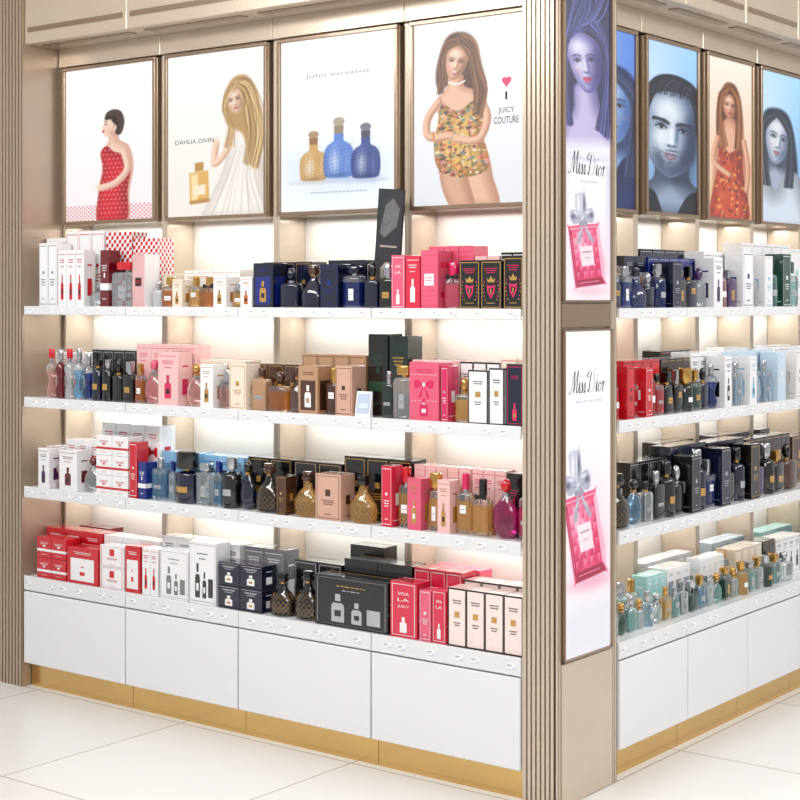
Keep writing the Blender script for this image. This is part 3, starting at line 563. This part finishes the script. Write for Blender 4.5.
def bottleparts(kind,w,h,c,cap,sd_):
    a=w/2; bd=min(a,.62*a if kind in('rect','trap','bow','round') else a,.038); var=sd_%5
    hb={'rect':[.70,.78,.64,.74,.68][var],'trap':.7,'bow':.66,'round':.72,'cyl':[.72,.62,.8,.72,.7][var],'torso':.76,'flask':.74}[kind]*h
    m=MB(); out=[]; wv=kind=='flask'; liq=c in TNT+CLR and c!='clear' and not wv
    if kind in('rect','trap','bow'):
        tp=.72 if kind=='trap' else 1; e=min(.006,a*.2); cr=a*[.28,.12,.5,.2,.35][var]
        L=[(0,e,2),(e*.7,e*.2,2),(hb*.1,0,0),(hb*.8,0,2),(hb-e*2,0,2),(hb-e*.7,e*.5,2),(hb-e*.2,e*1.2,2)]
        R=[rr(0,0,z,(a-i)*(1+(tp-1)*z/hb),(bd-i*.8)*(1+(tp-1)*z/hb),cr,3) for z,i,_ in L]
        R.append(rr(0,0,hb,a*.34,bd*.45,cr,3)); m.loft(R,0,[q[2] for q in L] if liq else None)
    else:
        PR=PROF[kind]; m.loft([el(0,0,z*hb,a*r,bd*r) for z,r in PR],0,[(2 if z<.03 or z>.7 else 0) for z,_ in PR[:-1]] if liq else None)
        if wv:
            for i in range(16):
                for sg in(-1,1):
                    P=[]
                    for j in range(9):
                        z=.03+j*.085; r=np.interp(z,[q[0] for q in PR],[q[1] for q in PR]); t=2*math.pi*i/16+sg*j*.2
                        P.append((a*r*1.012*math.cos(t),bd*r*1.012*math.sin(t),z*hb))
                    for j in range(8):
                        p,q=P[j],P[j+1]; m.poly([(p[0],p[1],p[2]-.0005),(q[0],q[1],q[2]-.0005),(q[0],q[1],q[2]+.0006),(p[0],p[1],p[2]+.0006)],1)
    body=m.build('bottle',[glass(c),capm('gold' if c in('black','amber') else 'brown' if c=='gold' else 'darkgrey' if c=='navy' else 'silver'),clearg],True)
    m=MB(); rc=min(a*.4,.011); hc=.045*h; m.loft([el(0,0,hb-.001,rc,rc,14),el(0,0,hb+hc,rc,rc,14)])
    out.append(('bottle_collar',m.build('col',[capm('gold' if cap in('black','brown','gold') else 'silver')],True)))
    m=MB(); z0=hb+hc; hh=h-z0
    ck={'rect':['block','block','ball','cyl','block'][var],'trap':'block','bow':'cyl','round':'ball','flask':'knob'}.get(kind,'cyl')
    if ck=='block':
        cw=a*[.46,.7,.4,.4,.34][var]; cd=min(bd*.8,cw)
        m.loft([rr(0,0,z,cw-i,cd-i*.6,cd*.3,2) for z,i in((z0,.001),(z0+.0015,0),(h-.003,0),(h,.003))])
    elif ck=='ball': rb=min(a*.42,.016); m.loft([el(0,0,z0+hh*(1-math.cos(t))/2,max(.001,rb*math.sin(t)+.001),max(.001,rb*math.sin(t)+.001),14) for t in np.linspace(.35,math.pi-.05,8)])
    elif ck=='knob': m.loft([el(0,0,z0+hh*z,a*.42*r,a*.42*r,16) for z,r in((0,.8),(.2,1),(.45,1),(.5,.75),(.6,.75),(.66,.95),(.95,.85),(1,.6))])
    else:
        rcp=a*(.55 if kind!='rect' else .38) if var!=1 else a*.9 if kind=='cyl' else a*.45
        m.loft([el(0,0,z0+hh*z,rcp*r,min(rcp,bd)*r,16) for z,r in((0,.95),(.05,1),(.92,1),(1,.86))])
    out.append(('bottle_cap',m.build('cap',[capm(cap)],True)))
    if kind in('rect','trap','cyl') and not (kind=='rect' and var==2):
        m=MB(); yy=-bd-.0006 if kind!='trap' else -bd*.93; lw=a*[.48,.3,.4,.55,.4][var]; lz0,lz1=[(.34,.54),(.25,.6),(.4,.5),(.36,.46),(.5,.7)][var]
        if kind=='cyl':
            n=6; P=[(a*1.01*math.sin(t),-bd*1.01*math.cos(t)) for t in np.linspace(-.6,.6,n)]
            for i in range(n-1): m.poly([(*P[i],hb*.34),(*P[i+1],hb*.34),(*P[i+1],hb*.52),(*P[i],hb*.52)],0)
        else: m.box(-lw,lw,yy,yy+.0012 if kind=='rect' else -bd*.7,hb*lz0,hb*lz1,0); m.box(-lw*.7,lw*.7,yy-.0004,yy,hb*(lz0+lz1)/2-.0015,hb*(lz0+lz1)/2,1)
        lc='gold' if c in('black','navy','purple','darkred','green') else 'white'
        if c in('lightblue','teal','clear','paleblue') or var==3: lc='silver'
        out.append(('bottle_label',m.build('lab',[card(lc),card('black' if lc=='white' else 'brown')])))
    if kind=='bow':
        m=MB(); zc=hb+.004; y=-rc-.004
        for sx in(-1,1):
            m.loft([[(sx*.002,y-.002,zc-.003),(sx*.002,y+.002,zc-.003),(sx*.002,y+.002,zc+.003),(sx*.002,y-.002,zc+.003)],
                    [(sx*a*.6,y-.004,zc-.008),(sx*a*.6,y+.003,zc-.008),(sx*a*.6,y+.003,zc+.009),(sx*a*.6,y-.004,zc+.009)],
                    [(sx*a*.8,y-.001,zc-.004),(sx*a*.8,y+.001,zc-.004),(sx*a*.8,y+.001,zc+.005),(sx*a*.8,y-.001,zc+.005)]])
            m.poly([(0,y-.003,zc),(sx*a*.25,y-bd*.5,zc-.02),(sx*a*.4,y-bd*.5,zc-.018)])
        m.cbox(-.003,.003,y-.004,y+.003,zc-.004,zc+.004,.0008)
        out.append(('ribbon_bow',m.build('bow',[capm('black' if c!='palepink' else 'grey')])))
    return body,out
KN=dict(rect='rectangular perfume bottle',trap='tapered perfume bottle',bow='ribbon-tied perfume bottle',round='rounded perfume bottle',cyl='cylindrical perfume bottle',torso='hourglass-shaped perfume bottle',flask='woven flask perfume bottle')
STN=dict(plain='border',bottle='bottle print',dots='dots',hound='houndstooth',crest='crest',edge='edging',band='band',bow='bow print',window='window print',text='lettering',duo='bottle outlines')
LANE=[.018,.103,.197]; LD=[.082,.088,.08]
def uL(px,v): p=(px-400)/1572; return -((.470+.6112*v-p*(4.739+.7915*v))/(.7914+.6113*p))
def wR(px,t): p=(px-400)/1572; return (p*(4.739+.6113*t)-.470+.7914*t)/(.6112-.7915*p)
cur={}
def row(sd,q,spec):
    seams=LB if sd=='L' else RB
    for line in spec.strip().split('\n'):
        L=line.split()
        if not L: continue
        lane=int(L[0]); kind=L[1]; p0,p1,yt=float(L[2]),float(L[3]),float(L[4]); n=int(L[5]); c,a=L[6],L[7]; stl=L[8] if len(L)>8 else 'plain'
        stack=int(L[9]) if len(L)>9 else 1
        v=LANE[lane]; f=uL if sd=='L' else wR; s0,s1=f(p0,v),f(p1,v)
        lo=seams[0]+.006 if sd=='L' else seams[0]+.008; hi=seams[-1]-.006
        s0=max(s0,lo,cur.get((sd,q,lane),-9)+.0025); s1=min(s1,hi)
        if s1-s0<.018: continue
        cur[(sd,q,lane)]=s1
        sc=(s0+s1)/2; Z=4.739+(.6113*-sc+.7915*v if sd=='L' else .7915*sc+.6113*v)
        z=ST[q]; top=H+(297-yt)/1572*Z; h=min(max(.05,top-z),(.325 if q==0 else .30))
        wi=(s1-s0)/n
        if kind=='box':
            bw=wi-.0025; d=LD[lane]-.006 if bw>.05 else .06; h=h/stack-.0008
            me=boxmesh(bw,d,h,c,a,stl)
            for i in range(n):
                s=s0+wi*(i+.5)
                if lane==2 and any(abs(s-x)<bw/2+.017 for x in seams): continue
                for k in range(stack):
                    loc,rz=side(sd,s,v+d/2,z+.0005+k*(h+.0011))
                    ob('perfume_box',me,None,loc,rz,f"{NM.get(c,c)} perfume box with {NM.get(a,a)} {STN[stl.split(':')[0]]} on {ln[q]} shelf",'perfume box',f'perfume boxes on the {ln[q]} shelf')
        else:
            bw=wi-.003; body,parts=bottleparts(kind,bw,h,c,a,int(p0*7+yt*3))
            for i in range(n):
                s=s0+wi*(i+.5); loc,rz=side(sd,s,v+.04,z+.0005)
                o=ob('perfume_bottle',body,None,loc,rz,f"{NM.get(c,c)} {KN[kind]}, {NM.get(a,a)} cap, on {ln[q]} shelf",'perfume bottle',f'perfume bottles on the {ln[q]} shelf')
                for nm,me in parts: ob(nm,me,o)
row('L',0,'''
1 box 40 66 238 2 white grey bottle
1 box 66 104 231 3 white red plain
1 box 106 132 232 1 white red hound
1 box 133 158 238 1 white red hound
1 box 162 180 274 1 cream brown plain
1 box 184 240 270 4 white gold bottle
1 box 242 262 276 1 cream amber window
1 box 262 312 262 3 navy gold plain
1 box 328 366 260 2 navy silver window
1 box 366 383 262 1 black white plain
1 box 404 428 256 2 pink white dots
1 box 428 474 246 3 pink red dots
1 box 474 500 256 2 palepink hotpink bottle
1 box 500 537 252 3 black gold crest
0 box 39 57 243 2 white grey plain
0 box 58 84 250 3 white red bottle
0 rect 85 99 284 1 clear grey
0 box 100 109 250 1 darkred white band
0 rect 110 131 262 1 clear red
0 box 132 145 254 1 white red hound
0 rect 146 156 280 1 silver silver
0 rect 157 171 277 1 amber gold
0 box 172 182 279 1 cream gold bottle
0 rect 183 195 276 1 gold gold
0 bow 196 211 277 1 amber gold
0 box 213 226 276 1 white gold bottle
0 rect 227 239 282 1 gold silver
0 box 240 252 277 1 white amber bottle
0 box 253 273 263 1 navy blue window
0 rect 274 294 268 1 navy navy
0 flask 295 318 265 1 navy brown
0 box 320 338 264 1 navy blue plain
0 rect 339 356 266 1 blue navy
0 rect 358 373 262 1 navy black
0 rect 374 389 264 1 black silver
0 box 391 405 255 1 pink white text:VIVA_LA
0 box 405 420 256 1 rosered white bottle
0 box 420 438 250 1 pink rosered dots
0 bow 439 456 262 1 pink hotpink
0 box 459 502 260 2 black hotpink crest
0 box 503 524 256 1 black hotpink crest
''')
row('L',1,'''
1 box 56 84 352 2 white red bottle
1 box 92 136 350 4 black silver plain
1 box 136 196 344 4 palepink pink bottle
1 box 200 246 360 4 cream gold bottle
1 box 252 300 364 3 brown gold plain
1 box 302 366 354 4 tan brown plain
1 box 368 388 334 1 black green band
1 box 389 408 336 1 darkgreen gold band
1 box 412 456 360 3 palepink hotpink bottle
1 box 460 500 362 3 white black edge
1 box 500 535 358 2 cream hotpink plain
0 torso 40 48 349 1 palepink red
0 torso 49 57 350 1 darkred silver
0 torso 58 66 349 1 clear red
0 torso 67 76 349 1 lightblue silver
0 torso 77 85 354 1 blue silver
0 cyl 86 95 360 1 navy black
0 cyl 96 105 360 1 black silver
0 rect 106 116 360 1 black black
0 rect 117 128 362 1 black silver
0 rect 129 137 364 1 amber gold
0 round 138 156 360 1 palepink pink
0 box 158 178 352 1 palepink hotpink bottle
0 round 180 198 364 1 palepink gold
0 box 200 213 364 1 white gold bottle
0 bow 214 228 370 1 palepink silver
0 box 229 246 364 1 cream gold plain
0 rect 247 262 368 1 tan brown
0 rect 263 283 372 1 amber brown
0 flask 284 297 368 1 brown brown
0 box 298 318 366 1 tan brown window
0 rect 320 334 368 1 brown gold
0 box 335 352 366 1 rose brown plain
0 rect 376 388 372 1 darkgreen silver
0 rect 389 407 366 1 clear gold
0 box 409 439 362 1 pink hotpink bow
0 box 441 448 366 1 hotpink white plain
0 rect 449 466 378 1 gold gold
0 box 468 488 370 1 white black edge
0 box 489 504 368 1 white black edge
0 box 506 524 364 1 navy hotpink text:COUTURE
''')
row('L',2,'''
1 box 40 64 446 2 white darkred plain
1 box 66 100 440 3 white red window
1 box 102 160 424 4 white red bow
1 box 162 200 452 3 lightblue blue band
1 box 204 244 456 3 lightblue navy window
1 box 248 292 458 2 black gold plain
1 box 294 342 462 2 black tan plain
1 box 344 412 458 3 black gold plain
1 box 414 470 466 5 palepink gold dots
1 box 472 506 470 3 palepink hotpink bottle
1 box 506 536 474 2 black hotpink band
0 box 38 49 448 1 white purple bottle
0 torso 50 58 456 1 palepink darkred
0 box 59 77 450 1 white darkred bottle
0 round 78 94 458 1 clear darkred
0 box 96 128 436 2 white red band 3
0 box 129 137 442 1 red white plain
0 box 138 146 462 1 blue white band
0 rect 147 160 458 1 lightblue silver
0 rect 162 169 462 1 clear blue
0 cyl 170 190 452 1 navy black
0 rect 192 206 464 1 clear silver
0 rect 207 216 462 1 lightblue blue
0 cyl 217 232 458 1 black silver
0 round 233 248 462 1 navy black
0 flask 250 274 464 1 black brown
0 box 276 286 476 1 brown gold plain
0 flask 288 313 472 1 gold brown
0 box 315 341 474 1 rose brown plain
0 flask 343 369 476 1 gold black
0 box 381 392 466 1 rosered white plain
0 rect 393 406 468 1 gold red
0 box 407 421 478 1 pink gold bottle
0 trap 422 436 474 1 gold gold
0 box 437 450 480 1 palepink gold bottle
0 rect 451 467 474 1 gold hotpink
0 bow 468 484 480 1 gold black
0 round 486 512 480 1 magenta red
0 rect 513 525 484 1 hotpink black
''')
row('L',3,'''
2 box 40 110 526 3 darkred white band
1 box 40 102 530 3 red white window
1 box 104 160 538 3 white red band
1 box 162 240 540 5 white darkgrey window
1 box 244 284 548 2 grey white bottle
1 box 294 342 562 2 black silver plain
1 box 344 412 562 2 black darkgrey window
1 box 414 462 570 3 rosered white plain
1 box 464 536 584 4 blush black edge
2 box 350 420 548 2 black silver band
2 box 430 480 568 3 pink white plain
0 box 37 66 538 2 red white band 2
0 box 67 98 548 1 red white window
0 box 100 124 546 1 white red plain 2
0 box 125 140 546 1 red white window
0 box 142 158 548 2 white red bottle
0 box 160 188 550 1 white grey duo
0 box 189 216 542 1 white darkgrey duo
0 box 218 262 564 2 navy white bottle 2
0 flask 264 287 574 1 black black
0 flask 289 313 572 1 black black
0 box 315 388 578 1 black silver duo
0 box 390 417 582 1 rosered white text:VIVA_LA_JUICY
0 box 419 431 590 1 pink white plain
0 box 432 446 590 1 rosered white text:VIVA_LA
0 box 448 523 592 4 blush black edge
''')
row('R',0,'''
2 box 640 700 250 5 navy silver plain
1 box 624 646 256 2 navy silver window
1 box 648 700 258 5 blue silver plain
1 box 704 740 252 4 white purple bottle
1 box 742 790 244 5 white silver plain
1 box 790 830 250 3 white teal plain
0 rect 617 628 270 1 navy silver
0 rect 629 638 266 1 blue silver
0 flask 639 652 268 1 blue navy
0 rect 653 662 272 1 navy silver
0 cyl 663 672 264 1 blue silver
0 box 673 682 262 1 navy silver plain
0 rect 683 692 270 1 black black
0 rect 693 703 266 1 navy black
0 rect 704 713 268 1 clear purple
0 box 714 723 258 1 white purple bottle
0 cyl 724 732 264 1 palepink silver
0 rect 733 742 270 1 purple silver
0 box 743 754 252 1 white blue plain
0 rect 755 764 264 1 clear silver
0 box 765 773 256 1 white lightblue plain
0 cyl 774 782 260 1 teal silver
0 box 783 791 254 1 green white plain
0 rect 792 802 262 1 teal green
''')
row('R',1,'''
2 box 660 700 350 4 black red plain
2 box 724 790 346 6 white blue plain
1 box 624 660 360 4 red black plain
1 box 661 690 358 4 black gold plain
1 box 691 722 352 4 white black bottle
1 box 723 772 350 6 paleblue white band
1 box 774 824 346 5 white lightblue plain
0 cyl 617 626 372 1 red red
0 box 627 635 366 1 red black plain
0 rect 636 645 372 1 red red
0 box 646 653 368 1 red white plain
0 cyl 654 662 368 1 red black
0 rect 663 671 374 1 red black
0 trap 672 681 372 1 black black
0 rect 682 690 370 1 black silver
0 cyl 691 699 368 1 darkgreen gold
0 rect 700 708 370 1 green gold
0 rect 709 716 368 1 navy black
0 torso 717 724 364 1 blue silver
0 box 725 732 356 1 white black bottle
0 rect 733 740 366 1 clear silver
0 rect 741 749 362 1 paleblue silver
0 box 750 757 356 1 white lightblue bottle
0 round 758 768 362 1 clear silver
0 rect 769 777 360 1 paleblue silver
0 box 778 786 352 1 paleblue white plain
0 rect 787 795 356 1 clear gold
0 box 796 804 350 1 white gold plain
''')
row('R',2,'''
2 box 660 704 440 4 black silver plain
2 box 716 770 432 5 navy silver plain
1 box 630 668 460 4 black silver plain
1 box 670 706 444 4 navy silver band
1 box 708 744 440 4 black purple plain
1 box 746 790 436 5 navy gold plain
1 box 792 824 434 2 brown gold plain
0 flask 617 637 474 1 black black
0 round 638 650 480 1 lightblue black
0 rect 651 660 482 1 clear black
0 rect 661 671 472 1 black silver
0 cyl 672 681 462 1 black black
0 rect 682 691 466 1 black silver
0 box 692 701 456 1 black silver plain
0 cyl 702 711 450 1 navy silver
0 rect 712 721 460 1 blue silver
0 box 722 731 448 1 navy silver plain
0 rect 732 741 456 1 black gold
0 cyl 742 750 448 1 navy black
0 box 751 760 444 1 black gold plain
0 rect 761 770 450 1 purple black
0 cyl 771 779 444 1 black silver
0 rect 780 789 450 1 black gold
0 rect 790 801 444 1 brown black
''')
row('R',3,'''
2 box 644 700 556 7 white silver bottle
2 box 712 752 538 5 paleblue green plain
2 box 753 800 528 6 teal silver bottle
1 rect 626 636 584 1 teal silver
1 rect 637 646 580 1 clear gold
1 box 647 666 574 3 teal white bottle
1 box 667 690 566 3 white silver window
1 rect 691 700 564 1 green silver
1 box 701 724 556 4 white teal bottle
1 rect 725 734 552 1 teal gold
1 box 735 762 546 4 cream green plain
1 box 763 775 540 2 black gold plain
1 box 776 800 536 4 white green bottle
1 box 801 826 532 3 darkgreen gold plain
0 rect 617 626 600 1 clear silver
0 round 627 636 604 1 green gold
0 rect 637 645 596 1 teal silver
0 rect 646 653 600 1 clear gold
0 cyl 654 661 592 1 paleblue silver
0 round 662 671 594 1 clear silver
0 rect 672 679 588 1 gold gold
0 trap 680 688 588 1 teal silver
0 rect 689 696 582 1 clear silver
0 bow 697 705 582 1 green silver
0 rect 706 713 576 1 lightblue gold
0 rect 714 721 576 1 clear silver
0 round 722 730 574 1 teal gold
0 rect 731 738 568 1 green gold
0 rect 739 746 568 1 clear gold
0 cyl 747 754 562 1 gold gold
0 rect 755 762 562 1 teal silver
0 rect 763 770 558 1 clear gold
0 cyl 771 778 556 1 green silver
0 rect 779 787 554 1 teal gold
0 rect 788 798 552 1 clear silver
''')
# standing display card between the two product rows + tester sign
m=MB(); m.cbox(-.056,.056,-.002,.002,0,.395,.001,0); m.box(-.05,.05,-.0026,-.002,.006,.389,1)
m.poly([(-.024,-.003,.07),(.024,-.003,.07),(.028,-.003,.13),(.008,-.003,.15),(-.008,-.003,.15),(-.028,-.003,.13)],2)
m.poly([(-.04,-.003,.25),(-.02,-.003,.23),(.03,-.003,.27),(.04,-.003,.33),(.01,-.003,.365),(-.02,-.003,.34)],3); m.box(-.035,.035,-.003,-.0026,.2,.206,2)
cm=m.build('card',[M('card_frame',(34,34,40),.3),M('card_dark',(50,50,56),.3),M('card_bottle',(170,160,150),.4),M('card_tone',(100,98,102),.5,noise=.5,scale=60)])
o=ob('display_card',cm,None,side('L',uL(385,.0985),.0985,ST[0]+.0065)[0],0,'dark advertising card with a bottle picture leaning on the top shelf','sign'); o.rotation_euler=(0,math.radians(4.5),0)
def sign(px,q):
    m=MB()
    m.loft([[(-.032,-.01,0),(.032,-.01,0),(.032,.006,0),(-.032,.006,0)],[(-.032,.004,.085),(.032,.004,.085),(.032,.007,.085),(-.032,.007,.085)]])
    m.poly([(-.028,-.0091,.012),(.028,-.0091,.012),(.028,.0022,.078),(-.028,.0022,.078)],1)
    m.poly([(-.02,-.0066,.03),(.02,-.0066,.03),(.02,-.0036,.046),(-.02,-.0036,.046)],2)
    ob('tester_sign',m.build('ts',[tagw,tagb,M('tag_screen',(210,225,238),.3)]),None,side('L',uL(px,.03),.03,ST[q]+.0005)[0],0,'small white acrylic tester sign beside perfume bottles','sign')
sign(364,1)
# ------------------------------------------------------------ lights, world, camera
def ceil(x,y,sx,sy,e,rx,rz):
    l=bpy.data.lights.new('ceiling_light','AREA'); l.shape='RECTANGLE'; l.size=sx; l.size_y=sy; l.energy=e; l.color=(1,.99,.98)
    o=bpy.data.objects.new('ceiling_light',l); SC.collection.objects.link(o); o.location=(x,y,2.88); o.rotation_euler=(math.radians(rx),0,math.radians(rz))
ceil(-1.2,-1.8,3,.6,76,32,0); ceil(2.0,1.2,3,.6,76,32,90); ceil(1.6,-2.2,1.5,1.5,48,35,40)
w=bpy.data.worlds.new('w'); SC.world=w; w.use_nodes=True
w.node_tree.nodes['Background'].inputs[0].default_value=(.99,.99,1,1); w.node_tree.nodes['Background'].inputs[1].default_value=.55
cd=bpy.data.cameras.new('cam'); co=bpy.data.objects.new('camera',cd); SC.collection.objects.link(co)
co.location=(2.525,-4.038,H); co.rotation_euler=(math.pi/2,0,math.atan2(.6113,.7915))
cd.sensor_width=36; cd.lens=36*1572/800; cd.shift_y=-103/800; cd.clip_end=60
SC.camera=co
